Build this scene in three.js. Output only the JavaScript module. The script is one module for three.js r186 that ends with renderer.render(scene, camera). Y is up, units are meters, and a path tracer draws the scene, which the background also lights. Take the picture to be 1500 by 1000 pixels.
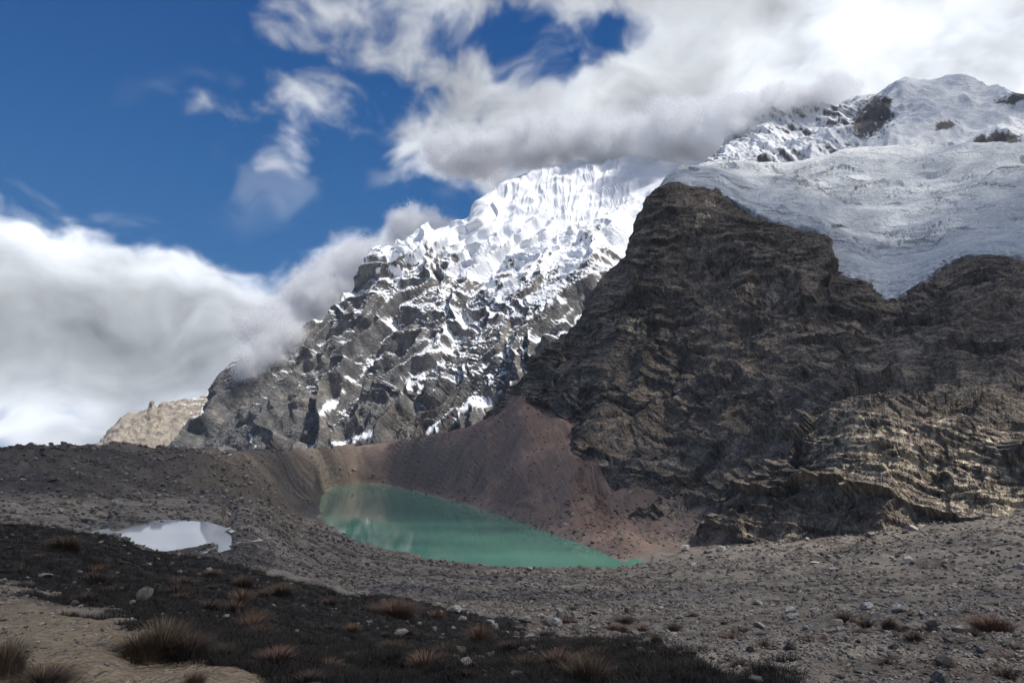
import * as THREE from 'three';
import { createNoise3D, createNoise2D } from 'simplex-noise';
import { ConvexGeometry } from 'three/addons/geometries/ConvexGeometry.js';

// ---------------------------------------------------------------- camera, sky, sun, exposure
const D2R = Math.PI / 180, PITCH = 8.5 * D2R, FOCAL = 1083;          // focal length in pixels of a 1500 x 1000 frame
const scene = new THREE.Scene();
const camera = new THREE.PerspectiveCamera(2 * Math.atan(500 / FOCAL) / D2R, 1500 / 1000, 0.3, 40000);
camera.position.set(0, 0, 0);                                        // heights are metres above the eye
camera.rotation.x = PITCH;
scene.add(camera);
const renderer = new THREE.WebGLRenderer({ antialias: true });
renderer.toneMapping = THREE.LinearToneMapping;
renderer.toneMappingExposure = 1.0;
renderer.shadowMap.enabled = true;
const SUN_AZ = 125 * D2R, SUN_EL = 55 * D2R;                         // high, to the right and somewhat behind the camera
const SUN = new THREE.Vector3(Math.sin(SUN_AZ) * Math.cos(SUN_EL), Math.sin(SUN_EL), -Math.cos(SUN_AZ) * Math.cos(SUN_EL));
const sun = new THREE.DirectionalLight(new THREE.Color(1.0, 0.955, 0.89), 4.5);
sun.position.copy(SUN).multiplyScalar(6000); sun.position.z -= 1200; sun.target.position.set(0, 0, -1200);
sun.castShadow = true; sun.shadow.radius = 4.5; sun.shadow.mapSize.set(4096, 4096);
Object.assign(sun.shadow.camera, { left: -3500, right: 3500, top: 3500, bottom: -3500, near: 100, far: 14000 });
sun.name = 'sun';
scene.add(sun, sun.target);

// ---------------------------------------------------------------- numbers and noise
let seed = 12345;
const rnd = () => { seed = (seed + 0x6d2b79f5) | 0; let t = Math.imul(seed ^ (seed >>> 15), 1 | seed); t = (t + Math.imul(t ^ (t >>> 7), 61 | t)) ^ t; return ((t ^ (t >>> 14)) >>> 0) / 4294967296; };
const n3 = createNoise3D(rnd), n3b = createNoise3D(rnd), n2 = createNoise2D(rnd);
const clamp = (x, a = 0, b = 1) => Math.min(b, Math.max(a, x)), lerp = (a, b, t) => a + (b - a) * t;
const sstep = (a, b, x) => { const t = clamp((x - a) / (b - a)); return t * t * (3 - 2 * t); };
const mix3 = (a, b, t) => [lerp(a[0], b[0], t), lerp(a[1], b[1], t), lerp(a[2], b[2], t)];
const fbm = (x, y, z, o = 4, g = 0.5) => { let s = 0, a = 1, w = 0; for (let i = 0; i < o; i++) { s += a * n3(x, y, z); w += a; a *= g; x = x * 2.03 + 11.3; y = y * 2.03 - 7.1; z = z * 2.03 + 3.7; } return s / w; };
const ridged = (x, y, z, o = 4, g = 0.5) => { let s = 0, a = 1, w = 0; for (let i = 0; i < o; i++) { const v = 1 - Math.abs(n3(x, y, z)); s += a * v * v; w += a; a *= g; x = x * 2.07 + 5.3; y = y * 2.07 - 9.1; z = z * 2.07 + 1.7; } return s / w; };

// broken rock: space falls into cells, and each cell shifts and tilts its piece of the face as one plane
const hash = (i, j, k) => { let h = (Math.imul(i, 374761393) + Math.imul(j, 668265263) + Math.imul(k, 1274126177)) | 0; h = Math.imul(h ^ (h >>> 13), 1274126177); h = Math.imul(h ^ (h >>> 15), 2246822519); return (h ^ (h >>> 16)) >>> 0; };
function facet(x, y, z, tilt = 1.1) {
  const i0 = Math.floor(x - 0.5), j0 = Math.floor(y - 0.5), k0 = Math.floor(z - 0.5); let best = 9, out = 0;
  for (let i = i0; i < i0 + 2; i++) for (let j = j0; j < j0 + 2; j++) for (let k = k0; k < k0 + 2; k++) {
    const h = hash(i, j, k), a = (h & 255) / 255 - 0.5, b = ((h >>> 8) & 255) / 255 - 0.5, c = ((h >>> 16) & 255) / 255 - 0.5, dx = x - i - 0.5 - a * 0.8, dy = y - j - 0.5 - b * 0.8, dz = z - k - 0.5 - c * 0.8, d = dx * dx + dy * dy + dz * dz;
    if (d < best) { best = d; const g = hash(h, i, 7); out = (g & 255) / 255 - 0.5 + tilt * (dx * (((g >>> 8) & 255) / 127.5 - 1) + dy * (((g >>> 16) & 255) / 127.5 - 1) + dz * ((g >>> 24) / 127.5 - 1)); }
  }
  return out;
}
// a ray of the photograph's lens as azimuth and slope; a point at horizontal distance r on it
function ray(px, py) {
  const dx = (px - 750) / FOCAL, dy = (500 - py) / FOCAL, up = Math.sin(PITCH) + dy * Math.cos(PITCH), fw = Math.cos(PITCH) - dy * Math.sin(PITCH);
  return [Math.atan2(dx, fw), up / Math.hypot(dx, fw)];
}
const at = (px, py, r) => { const [a, t] = ray(px, py); return new THREE.Vector3(Math.sin(a) * r, t * r, -Math.cos(a) * r); };
const P = (px, py, r) => { const [a, t] = ray(px, py); return [a, r, t * r]; };                 // [azimuth, distance, height]
const L = (px, py, y) => { const [a, t] = ray(px, py); return [a, y / t, y]; };                  // where a ray meets the level y
const Y = (px, r, y) => [ray(px, 662)[0], r, y];

// ---------------------------------------------------------------- sky
{
  const W = 3072, H = 1536, data = new Float32Array(W * H * 4);
  // cloud cover and brightness on a grid of directions (columns 5.5 degrees of azimuth apart, rows 2.7 of elevation)
  const cover = [
    '0000456657899988', '0000444434899998', '0000345537999999', '0015445789999999', '0003437899999999', '1000514689999999',
    '5410201589999999', '7642048999999999', '9998489999999999', '9999999999999999', '9999999999999999', '9999999999999999', '6789999999999999', '5788999999999999', '7788999999999999'];
  const light = [
    '5555555444568887', '5555444445678998', '5555444456678998', '5555555566678999', '5555556666666899', '5555556666666888',
    '7777766666666666', '9998766666666666', '6788866666666666', '4456766666666666', '4445666666666666', '7655556666666666', '8866556666666666', '6777666666666666', '7888666666666666'];
  const cell = (g, i, j) => +g[clamp(j, 0, 14)][clamp(i, 0, 15)];
  const look = (g, u, v) => { const i = Math.floor(u), j = Math.floor(v), s = sstep(0, 1, u - i), t = sstep(0, 1, v - j); return lerp(lerp(cell(g, i, j), cell(g, i + 1, j), s), lerp(cell(g, i, j + 1), cell(g, i + 1, j + 1), s), t) / 9; };
  for (let row = H / 2; row < H; row++) {
    const el = ((row + 0.5) / H - 0.5) * Math.PI, y = Math.sin(el), c = Math.cos(el);
    for (let col = 0; col < W; col++) {
      const ph = ((col + 0.5) / W - 0.5) * 2 * Math.PI, x = Math.cos(ph) * c, z = Math.sin(ph) * c;
      const wx = n3(x * 5, y * 5, z * 5) * 0.03 + n3(x * 14, y * 14, z * 14 + 5) * 0.012, wy = n3(x * 5 + 9, y * 6, z * 5) * 0.025 + n3(x * 15 + 3, y * 15, z * 15) * 0.01;
      const ahead = z < -0.35 * c, f0 = fbm((x + wx) * 7, (y + wy) * 10, z * 7, ahead ? 7 : 4, 0.56), f1 = fbm(x * 3 + 4, y * 4, z * 3 + wx * 3, 4);
      let cov = 0.48 + 0.3 * n3(x * 1.3, y * 1.8, z * 1.3), lit = 0.55;
      const fwd = -z * Math.cos(PITCH) + y * Math.sin(PITCH);
      if (fwd > 0.3) {
        const u = 750 + FOCAL * (x / fwd + wx * 0.9), v = 500 - FOCAL * ((y * Math.cos(PITCH) + z * Math.sin(PITCH)) / fwd + wy * 0.6);
        const k = sstep(-300, 0, u) * sstep(1800, 1500, u) * sstep(-250, 0, v);
        cov = lerp(cov, look(cover, u / 100, v / 50), k); lit = lerp(lit, look(light, u / 100, v / 50), k);
      }
      const d = (cov - 0.5) * 2.3 + f0 * 0.95, veil = ahead ? 0.3 * sstep(0.05, 0.6, fbm((x + wx) * 5 + 7, (y + wy) * 9, z * 5, 4, 0.55)) * sstep(0.02, 0.3, cov) : 0, a = 1 - (1 - 0.7 * veil) * (1 - sstep(-0.25, 0.65, d) * sstep(-0.02, 0.1, cov));
      const thick = sstep(0.0, 1.6, d);
      const lay = ahead ? fbm(x * 8 + 5, (y + wy) * 17, z * 8, 4, 0.55) : 0, bil = 0.2, b = Math.max(0.12, (0.15 + 0.9 * Math.pow(lit, 1.2)) * (1 + 0.35 * f1 + (ahead ? 0.42 : 0.25) * f0 + 0.1 * bil + 0.3 * lay * sstep(0.8, 0.3, el)) * (1 + 0.12 * (1 - thick)));
      const e = clamp(el / (Math.PI / 2)), blue = [lerp(0.036, 0.0105, sstep(0, 0.42, e)), lerp(0.185, 0.078, sstep(0, 0.42, e)), lerp(0.46, 0.275, sstep(0, 0.42, e))];
      const cl = [b * 0.945, b * 0.995, b * lerp(1.1, 1.05, thick)], o = (row * W + col) * 4;
      for (let k = 0; k < 3; k++) data[o + k] = lerp(blue[k], cl[k], a);
      data[o + 3] = 1;
    }
  }
  for (let i = 0; i < W * H / 2; i++) { data[i * 4] = 0.16; data[i * 4 + 1] = 0.15; data[i * 4 + 2] = 0.14; data[i * 4 + 3] = 1; }
  const sky = new THREE.DataTexture(data, W, H, THREE.RGBAFormat, THREE.FloatType);
  sky.mapping = THREE.EquirectangularReflectionMapping; sky.magFilter = THREE.LinearFilter; sky.needsUpdate = true;
  scene.background = sky; scene.environment = sky;
}

// ---------------------------------------------------------------- surfaces lofted through crest and foot lines
// pchip through (s, v) at s0
function pchip(S, V, n) {
  const h = [], d = [], m = new Array(n);
  for (let i = 0; i < n - 1; i++) { h[i] = Math.max(1e-6, S[i + 1] - S[i]); d[i] = (V[i + 1] - V[i]) / h[i]; }
  m[0] = d[0]; m[n - 1] = d[n - 2];
  for (let i = 1; i < n - 1; i++) m[i] = d[i - 1] * d[i] <= 0 ? 0 : 3 * (h[i - 1] + h[i]) / ((2 * h[i] + h[i - 1]) / d[i - 1] + (h[i] + 2 * h[i - 1]) / d[i]);
  return (i, s) => { const t = clamp((s - S[i]) / h[i]), t2 = t * t, t3 = t2 * t; return (2 * t3 - 3 * t2 + 1) * V[i] + (t3 - 2 * t2 + t) * h[i] * m[i] + (-2 * t3 + 3 * t2) * V[i + 1] + (t3 - t2) * h[i] * m[i + 1]; };
}
function lineOf(pts) {                                              // a crest or foot line as a function of azimuth
  const p = pts.slice().sort((a, b) => a[0] - b[0]), A = p.map((q) => q[0]), fr = pchip(A, p.map((q) => q[1]), p.length), fy = pchip(A, p.map((q) => q[2]), p.length);
  return (a) => { a = clamp(a, A[0], A[A.length - 1]); let i = 0; while (i < A.length - 2 && a > A[i + 1]) i++; return [fr(i, a), fy(i, a)]; };
}
function loft({ az0, az1, nu, lines, segs, logRows = false }) {
  const fs = lines.map((l) => (typeof l === 'function' ? l : lineOf(l))), K = fs.length, nv = segs.reduce((a, b) => a + b, 0) + 1;
  const pos = new Float32Array(nu * nv * 3), az = new Float32Array(nu), R = new Float32Array(nu * nv), Yb = new Float32Array(nu * nv), vk = new Float32Array(nv), S = new Float32Array(nu * nv);
  for (let i = 0; i < nu; i++) {
    const a = az[i] = lerp(az0, az1, i / (nu - 1)), r = [], y = [], s = [0];
    for (let k = 0; k < K; k++) { const [rr, yy] = fs[k](a, r[k - 1], y[k - 1]); r.push(rr); y.push(yy); if (k) s.push(s[k - 1] + Math.max(0.01, Math.hypot(r[k] - r[k - 1], y[k] - y[k - 1]))); }
    const fr = pchip(s, r, K), fy = pchip(s, y, K);
    let j = 0;
    for (let k = 0; k < K - 1; k++) for (let q = 0; q < segs[k] + (k === K - 2 ? 1 : 0); q++, j++) {
      let t = q / segs[k];
      if (logRows && r[k] > 0 && r[k + 1] > r[k]) { const rt = r[k] * Math.pow(r[k + 1] / r[k], t); t = (rt - r[k]) / (r[k + 1] - r[k]); }
      const ss = lerp(s[k], s[k + 1], t), rr = fr(k, ss), yy = fy(k, ss), o = j * nu + i;
      vk[j] = k + q / segs[k]; R[o] = rr; Yb[o] = yy; S[o] = ss;
      pos[o * 3] = Math.sin(a) * rr; pos[o * 3 + 1] = yy; pos[o * 3 + 2] = -Math.cos(a) * rr;
    }
  }
  return { nu, nv, pos, az, R, Yb, vk, S, az0, az1 };
}
function normalsOf(g) {
  const { nu, nv, pos } = g, N = new Float32Array(pos.length);
  for (let j = 0; j < nv; j++) for (let i = 0; i < nu; i++) {
    const a = (j * nu + Math.max(0, i - 1)) * 3, b = (j * nu + Math.min(nu - 1, i + 1)) * 3, c = (Math.max(0, j - 1) * nu + i) * 3, d = (Math.min(nv - 1, j + 1) * nu + i) * 3;
    const ux = pos[b] - pos[a], uy = pos[b + 1] - pos[a + 1], uz = pos[b + 2] - pos[a + 2], vx = pos[d] - pos[c], vy = pos[d + 1] - pos[c + 1], vz = pos[d + 2] - pos[c + 2];
    let x = uy * vz - uz * vy, y = uz * vx - ux * vz, z = ux * vy - uy * vx; const l = Math.hypot(x, y, z) || 1, o = (j * nu + i) * 3;
    N[o] = x / l; N[o + 1] = y / l; N[o + 2] = z / l;
  }
  return N;
}
function displace(g, f) {                                           // f(x, y, z, nx, ny, nz, i, j) -> metres along the normal
  const N = normalsOf(g), { nu, nv, pos } = g;
  g.D = new Float32Array(nu * nv);
  for (let j = 0; j < nv; j++) for (let i = 0; i < nu; i++) { const q = j * nu + i, o = q * 3; g.D[q] = f(pos[o], pos[o + 1], pos[o + 2], N[o], N[o + 1], N[o + 2], i, j); }
  for (let q = 0; q < nu * nv; q++) for (let c = 0; c < 3; c++) pos[q * 3 + c] += N[q * 3 + c] * g.D[q];
  g.N = normalsOf(g);
  return g;
}
function finish(name, g, color, mat, keep, uvScale = 1, round = 0, snow = null) {   // color(x, y, z, nx, ny, nz, i, j) -> [r, g, b, snow]; with a snow material the snow is a part of its own
  const { nu, nv, pos, N } = g, C = new Float32Array(nu * nv * 3), UV = new Float32Array(nu * nv * 2), idx = [], white = new Float32Array(nu * nv), idxSnow = [];
  for (let j = 0; j < nv; j++) for (let i = 0; i < nu; i++) {
    const q = j * nu + i, o = q * 3, c = color(pos[o], pos[o + 1], pos[o + 2], N[o], N[o + 1], N[o + 2], i, j);
    white[q] = c[3] ?? 0; C[o] = clamp(c[0], 0.005, 0.93); C[o + 1] = clamp(c[1], 0.005, 0.93); C[o + 2] = clamp(c[2], 0.005, 0.93);
    if (round) { UV[q * 2] = Math.atan2(pos[o], -pos[o + 2]) * round * uvScale; UV[q * 2 + 1] = (pos[o + 1] * 1.2 + Math.hypot(pos[o], pos[o + 2]) * 0.6) * uvScale; } else {
    UV[q * 2] = (pos[o] + 0.35 * pos[o + 1]) * uvScale; UV[q * 2 + 1] = (pos[o + 2] * 0.8 - pos[o + 1]) * uvScale; }
  }
  for (let j = 0; j < nv - 1; j++) for (let i = 0; i < nu - 1; i++) {
    const a = j * nu + i; if (keep && !keep(i, j)) continue;
    for (const [p, q, r] of [[a, a + 1, a + nu], [a + 1, a + nu + 1, a + nu]]) (snow && white[p] + white[q] + white[r] > 1.5 ? idxSnow : idx).push(p, q, r);
  }
  const geo = new THREE.BufferGeometry();
  geo.setAttribute('position', new THREE.BufferAttribute(pos, 3)); geo.setAttribute('normal', new THREE.BufferAttribute(N, 3));
  geo.setAttribute('color', new THREE.BufferAttribute(C, 3)); geo.setAttribute('uv', new THREE.BufferAttribute(UV, 2)); geo.setIndex(idx);
  const m = new THREE.Mesh(geo, mat); m.name = name; m.castShadow = m.receiveShadow = true;
  if (idxSnow.length) { const g2 = new THREE.BufferGeometry(); for (const k of ['position', 'normal', 'color', 'uv']) g2.setAttribute(k, geo.attributes[k]); g2.setIndex(idxSnow); const w = new THREE.Mesh(g2, snow); w.name = 'snow'; w.userData.kind = 'stuff'; w.castShadow = w.receiveShadow = true; m.add(w); }
  return m;
}
function tag(o, label, category, group, kind) { Object.assign(o.userData, { label, category }); if (group) o.userData.group = group; if (kind) o.userData.kind = kind; o.castShadow = o.receiveShadow = true; return o; }

// a tiling grain texture: value noise in octaves, mean near 0.85
function grain(size, freqs, contrast, sd) {
  const d = new Uint8Array(size * size * 4), f = freqs.map((q, k) => { const t = new Float32Array(q * q); let s = sd + k * 77; for (let i = 0; i < q * q; i++) { s = (Math.imul(s, 1664525) + 1013904223) >>> 0; t[i] = s / 4294967296; } return t; });
  for (let y = 0; y < size; y++) for (let x = 0; x < size; x++) {
    let v = 0, w = 0;
    freqs.forEach((q, k) => { const u = x / size * q, t = y / size * q, i = Math.floor(u), j = Math.floor(t), a = sstep(0, 1, u - i), b = sstep(0, 1, t - j), T = f[k], g = (p, r) => T[(r % q) * q + (p % q)]; const z = 1 / (1 + k * 0.35); v += z * lerp(lerp(g(i, j), g(i + 1, j), a), lerp(g(i, j + 1), g(i + 1, j + 1), a), b); w += z; });
    v = clamp(0.5 + (v / w - 0.5) * contrast); const o = (y * size + x) * 4; d[o] = d[o + 1] = d[o + 2] = 255 * v; d[o + 3] = 255;
  }
  const t = new THREE.DataTexture(d, size, size); t.wrapS = t.wrapT = THREE.RepeatWrapping; t.magFilter = THREE.LinearFilter; t.needsUpdate = true; return t;
}
const rockBump = grain(1024, [16, 40, 96, 220, 480], 2.0, 7), gravelBump = grain(1024, [24, 64, 150, 340], 2.2, 31);
// broken rock as a tile: planes, joints between them and thin beds; height for the relief, a tint for each piece
const [rockHeight, rockTint] = (() => {
  const N = 1536, hd = new Uint8Array(N * N * 4), cd = new Uint8Array(N * N * 4), wrap = (i, n) => ((i % n) + n) % n;
  const val = (u, v, q, sd) => { const i = Math.floor(u * q), j = Math.floor(v * q), a = sstep(0, 1, u * q - i), b = sstep(0, 1, v * q - j), h = (p, r) => (hash(wrap(p, q), wrap(r, q), sd) & 1023) / 1023; return lerp(lerp(h(i, j), h(i + 1, j), a), lerp(h(i, j + 1), h(i + 1, j + 1), a), b) - 0.5; };
  const cells = (u, v, nu, nv, sd) => { const x = u * nu, y = v * nv, i0 = Math.floor(x), j0 = Math.floor(y); let d1 = 9, d2 = 9, id = 0, ox = 0, oy = 0;
    for (let i = i0 - 1; i < i0 + 2; i++) for (let j = j0 - 1; j < j0 + 2; j++) { const h = hash(wrap(i, nu), wrap(j, nv), sd), dx = x - i - 0.5 - ((h & 255) / 255 - 0.5) * 0.9, dy = y - j - 0.5 - (((h >>> 8) & 255) / 255 - 0.5) * 0.9, d = Math.abs(dx) * 0.6 + Math.abs(dy) * 0.6 + 0.5 * Math.hypot(dx, dy); if (d < d1) { d2 = d1; d1 = d; id = h; ox = dx; oy = dy; } else if (d < d2) d2 = d; }
    const g = hash(id, sd, 3); return [(g & 255) / 255 - 0.5 + 0.7 * (ox * (((g >>> 8) & 255) / 127.5 - 1) + oy * (((g >>> 16) & 255) / 127.5 - 1)), d2 - d1, (g >>> 24) / 255 - 0.5]; };
  for (let y = 0; y < N; y++) for (let x = 0; x < N; x++) {
    let u = x / N, v = y / N; const wu = val(u, v, 12, 1) * 0.03 + val(u, v, 40, 2) * 0.008, wv = val(u, v, 12, 3) * 0.03 + val(u, v, 40, 4) * 0.008; u += wu; v += wv;
    const A = cells(u, v, 9, 14, 11), C = cells(u, v, 26, 40, 12), E = cells(u, v, 70, 96, 13), bed = val(u * 0.2, v, 90, 5) + 0.6 * val(u * 0.2, v, 200, 6), streak = val(u, v * 0.125, 160, 7) + 0.7 * val(u, v * 0.125, 320, 8), g = val(u, v, 300, 9);
    const joint = Math.min(1, A[1] * 9) * 0.3 + Math.min(1, C[1] * 6) * 0.25;
    const h = 0.42 * A[0] + 0.3 * C[0] + 0.17 * E[0] + 0.16 * bed + 0.12 * streak + 0.1 * g + 0.35 * joint, t = 0.72 + 0.26 * A[2] + 0.22 * C[2] + 0.2 * E[2] + 0.22 * bed + 0.16 * streak + 0.22 * g + 0.14 * (joint - 0.4), o = (y * N + x) * 4;
    hd[o] = hd[o + 1] = hd[o + 2] = 255 * clamp(0.35 + h * 0.65); hd[o + 3] = 255; cd[o] = cd[o + 1] = 255 * clamp(t); cd[o + 2] = 255 * clamp(t * 0.985); cd[o + 3] = 255;
  }
  return [hd, cd].map((d) => { const t = new THREE.DataTexture(d, N, N); t.wrapS = t.wrapT = THREE.RepeatWrapping; t.magFilter = THREE.LinearFilter; t.needsUpdate = true; return t; });
})();
const rockMat = new THREE.MeshStandardMaterial({ vertexColors: true, roughness: 0.93, map: rockTint, bumpMap: rockHeight, bumpScale: 9 });
const farMat = new THREE.MeshStandardMaterial({ vertexColors: true, roughness: 0.9 }), farRockMat = new THREE.MeshStandardMaterial({ vertexColors: true, roughness: 0.9, map: rockTint, bumpMap: rockHeight, bumpScale: 7 });
const snowMat = new THREE.MeshStandardMaterial({ vertexColors: true, roughness: 0.75 });
const iceMat = new THREE.MeshStandardMaterial({ vertexColors: true, roughness: 0.7, bumpMap: rockHeight, bumpScale: 6.5 });
const groundMat = new THREE.MeshStandardMaterial({ vertexColors: true, roughness: 0.97, bumpMap: gravelBump, bumpScale: 0.12 });

// ---------------------------------------------------------------- valley ground
const LAKE = -60, POND = -20;
const mid = (px, pa, pb, y) => { const a = L(px, pa, LAKE), b = L(px, pb, LAKE); return [a[0], (a[1] + b[1]) / 2, y]; };
const lakeNear = [[456, 747], [470, 760], [490, 776], [520, 791], [580, 808], [640, 820], [700, 827], [780, 831], [860, 832], [915, 830]];
const lakeFar = [[457, 740], [470, 725], [490, 713], [520, 708], [560, 710], [600, 718], [640, 728], [700, 745], [760, 765], [820, 786], [880, 808], [915, 822]];
const groundLines = [
  [Y(-400, 1.2, -1.75), Y(1900, 1.2, -1.75)],
  [P(-400, 1010, 6.5), P(0, 1000, 6.5), P(750, 1000, 7.5), P(1500, 1000, 8), P(1900, 1000, 8)],
  [P(-400, 900, 13), P(0, 900, 13.5), P(200, 905, 14), P(400, 935, 16), P(700, 962, 21), P(1000, 962, 25), P(1500, 955, 26), P(1900, 955, 26)],
  [P(-400, 762, 36), P(0, 776, 38), P(150, 790, 42), P(240, 816, 46), P(300, 822, 46), P(400, 840, 42), P(500, 866, 42), P(600, 886, 46), P(700, 908, 58), P(850, 908, 78), P(1000, 902, 96), P(1500, 888, 100), P(1900, 880, 100)],
  [P(-400, 790, 80), P(0, 806, 88), P(150, 828, 105), P(240, 842, 112), P(330, 854, 108), P(420, 868, 95), P(520, 880, 90), P(600, 884, 100), P(700, 890, 110), P(850, 886, 130), P(1000, 880, 150), P(1500, 866, 155), P(1900, 858, 155)],
  [Y(-400, 140, -17.4), Y(0, 145, -17.2), Y(90, 150, -18.6), L(165, 789, POND - 0.7), L(205, 797, POND - 0.7), L(240, 804, POND - 0.7), L(285, 797, POND - 0.7), L(333, 788, POND - 0.7), Y(355, 165, -19), P(500, 850, 190), P(600, 852, 215), P(700, 858, 225), P(900, 862, 230), P(1100, 856, 240), P(1500, 838, 240), P(1900, 820, 240)],
  [Y(-400, 155, -17.2), Y(0, 160, -17.3), Y(90, 176, -18.9), Y(150, 206, -19.4), Y(185, 208, -22.2), Y(240, 208, -23), Y(310, 206, -22.2), Y(336, 206, -20), Y(355, 205, -19), P(500, 838, 240), P(600, 845, 270), P(700, 850, 280), P(900, 853, 290), P(1100, 842, 300), P(1500, 820, 280), P(1900, 800, 280)],
  [Y(-400, 175, -16.5), Y(0, 180, -16.6), Y(90, 210, -18.2), L(165, 786, POND - 0.7), L(205, 777, POND - 0.7), L(240, 770, POND - 0.7), L(285, 774, POND - 0.7), L(333, 783, POND - 0.7), Y(355, 232, -19), P(455, 806, 300), P(500, 822, 330), P(600, 838, 345), P(700, 842, 350), P(900, 844, 355), P(1000, 836, 360), P(1100, 825, 370), P(1300, 805, 345), P(1500, 788, 325), P(1900, 770, 320)],
  [P(-400, 715, 330), P(0, 714, 320), P(150, 716, 330), P(300, 723, 370), P(380, 737, 480), P(430, 752, 640), ...lakeNear.map(([x, y]) => L(x, y, LAKE)), P(960, 824, 425), P(1060, 815, 430), P(1300, 796, 385), P(1500, 777, 365), P(1900, 755, 360)],
  [P(-400, 655, 430), P(0, 658, 430), P(110, 655, 450), P(200, 657, 490), P(300, 661, 560), P(350, 664, 640), P(395, 684, 745), P(425, 722, 790), mid(480, 766, 722, LAKE - 3), mid(560, 803, 710, LAKE - 9), mid(700, 827, 745, LAKE - 9), mid(860, 832, 800, LAKE - 5), mid(915, 830, 822, LAKE - 0.5), P(970, 818, 450), P(1060, 807, 455), P(1300, 789, 415), P(1500, 766, 395), P(1900, 745, 390)],
  [P(-400, 674, 560), P(0, 674, 560), P(300, 676, 700), P(360, 684, 800), P(400, 704, 860), P(430, 724, 930), ...lakeFar.map(([x, y]) => L(x, y, LAKE)), P(970, 810, 480), P(1060, 802, 485), P(1300, 783, 440), P(1500, 757, 425), P(1900, 735, 420)],
  [P(-400, 674, 900), P(0, 674, 900), P(300, 668, 980), P(350, 662, 1020), P(400, 660, 1080), P(445, 660, 1250), P(500, 656, 1540), P(560, 648, 1540), P(640, 636, 1230), P(705, 622, 1075), P(760, 598, 955), P(800, 620, 890), P(835, 645, 805), P(860, 690, 715), P(900, 757, 600), P(1000, 767, 560), P(1060, 797, 508), P(1150, 791, 480), P(1300, 776, 468), P(1500, 746, 455), P(1900, 720, 450)],
  (a, r, y) => { const k = sstep(-0.06, 0.0, a); return [r + 70, y + lerp(-14, 22, k)]; },
  (a, r, y) => [r + 300, Math.min(y, 0) - 25],
  (a, r) => [9500, -70],
];
const G = loft({ az0: -56 * D2R, az1: 56 * D2R, nu: 800, lines: groundLines, segs: [12, 56, 60, 24, 20, 30, 24, 50, 50, 60, 74, 10, 8, 5], logRows: true });
{ // relief is vertical on the ground, so that the grid stays a grid in azimuth and distance
  const { nu, nv, pos, R, vk } = G; G.D = new Float32Array(nu * nv);
  for (let j = 0; j < nv; j++) for (let i = 0; i < nu; i++) {
    const q = j * nu + i, o = q * 3, x = pos[o], z = pos[o + 2], r = R[q], k = vk[j];
    const pondK = sstep(90, 130, r) * sstep(290, 250, r) * sstep(-0.62, -0.52, G.az[i]) * sstep(-0.2, -0.3, G.az[i]);
    const lakeK = k > 7.6 && k < 10.2 && G.az[i] > -0.3 && G.az[i] < 0.18 ? Math.min(sstep(7.2, 8, k), sstep(10.6, 10, k)) : 0;
    let h = 0;
    for (let w = 0.35, n = 0; w < 140; w *= 2.2, n++) {
      if (w < r * 0.005 || w > 0.8 + r * 0.14) continue;
      const rough = (w < 6 ? 0.06 : 0.045) * (0.6 + 0.8 * sstep(-0.3, 0.4, n3(x / 60 + n, 4, z / 60)));
      h += w * rough * (n % 2 ? n3b(x / w, n * 7, z / w) : (0.5 - Math.abs(n3(x / w, n * 7, z / w))) * 1.4);
    }
    const moraine = sstep(7.7, 8.3, k) * sstep(10.2, 9.6, k) * sstep(-0.26, -0.34, G.az[i]);
    h += moraine * (ridged(x / 60, 1, z / 60, 4, 0.55) - 0.5) * 7;
    const talus = sstep(10.1, 10.4, k) * sstep(-0.32, -0.2, G.az[i]);            // fans with runnels down the fall line
    const fl = G.az[i] * 1100 - 0.9 * r;
    h += talus * (fbm(fl / 40, 2, r / 60, 3) * 2 + n3b(x / 60, 3, z / 60) * 2.5 + n3b(x / 14, 3, z / 14) * 1.6 + n3b(x / 4.5, 3, z / 4.5) * 0.9);
    const inner = sstep(9.6, 10, k) * sstep(-0.16, -0.22, G.az[i]) * sstep(-0.4, -0.33, G.az[i]);
    h += inner * ((0.5 - Math.abs(n2((G.az[i] * 1000 + 0.45 * r) / 22, r / 90))) * 3.5 + n3b(x / 12, 3, z / 12) * 1.5);
    h *= 1 - 0.85 * pondK; h *= 1 - 0.75 * lakeK; h *= sstep(1.5, 6, r);
    G.D[q] = h; pos[o + 1] += h;
  }
  G.N = normalsOf(G);
}
function groundAt(x, z) {
  const a = Math.atan2(x, -z), r = Math.hypot(x, z), { nu, nv, pos, R, az0, az1 } = G, fi = clamp((a - az0) / (az1 - az0) * (nu - 1), 0, nu - 1.001), i = Math.floor(fi);
  const h = (ii) => { let lo = 0, hi = nv - 1; while (hi - lo > 1) { const m = (lo + hi) >> 1; if (R[m * nu + ii] <= r) lo = m; else hi = m; } const t = clamp((r - R[lo * nu + ii]) / Math.max(1e-4, R[hi * nu + ii] - R[lo * nu + ii])); return lerp(pos[(lo * nu + ii) * 3 + 1], pos[(hi * nu + ii) * 3 + 1], t); };
  return lerp(h(i), h(i + 1), fi - i);
}
function onGround(px, py, rmin = 3) {                               // where a ray of the lens first meets the ground
  const [a, t] = ray(px, py); let r = rmin;
  for (; r < 1600; r *= 1.006) if (t * r <= groundAt(Math.sin(a) * r, -Math.cos(a) * r)) break;
  return new THREE.Vector3(Math.sin(a) * r, groundAt(Math.sin(a) * r, -Math.cos(a) * r), -Math.cos(a) * r);
}
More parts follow.
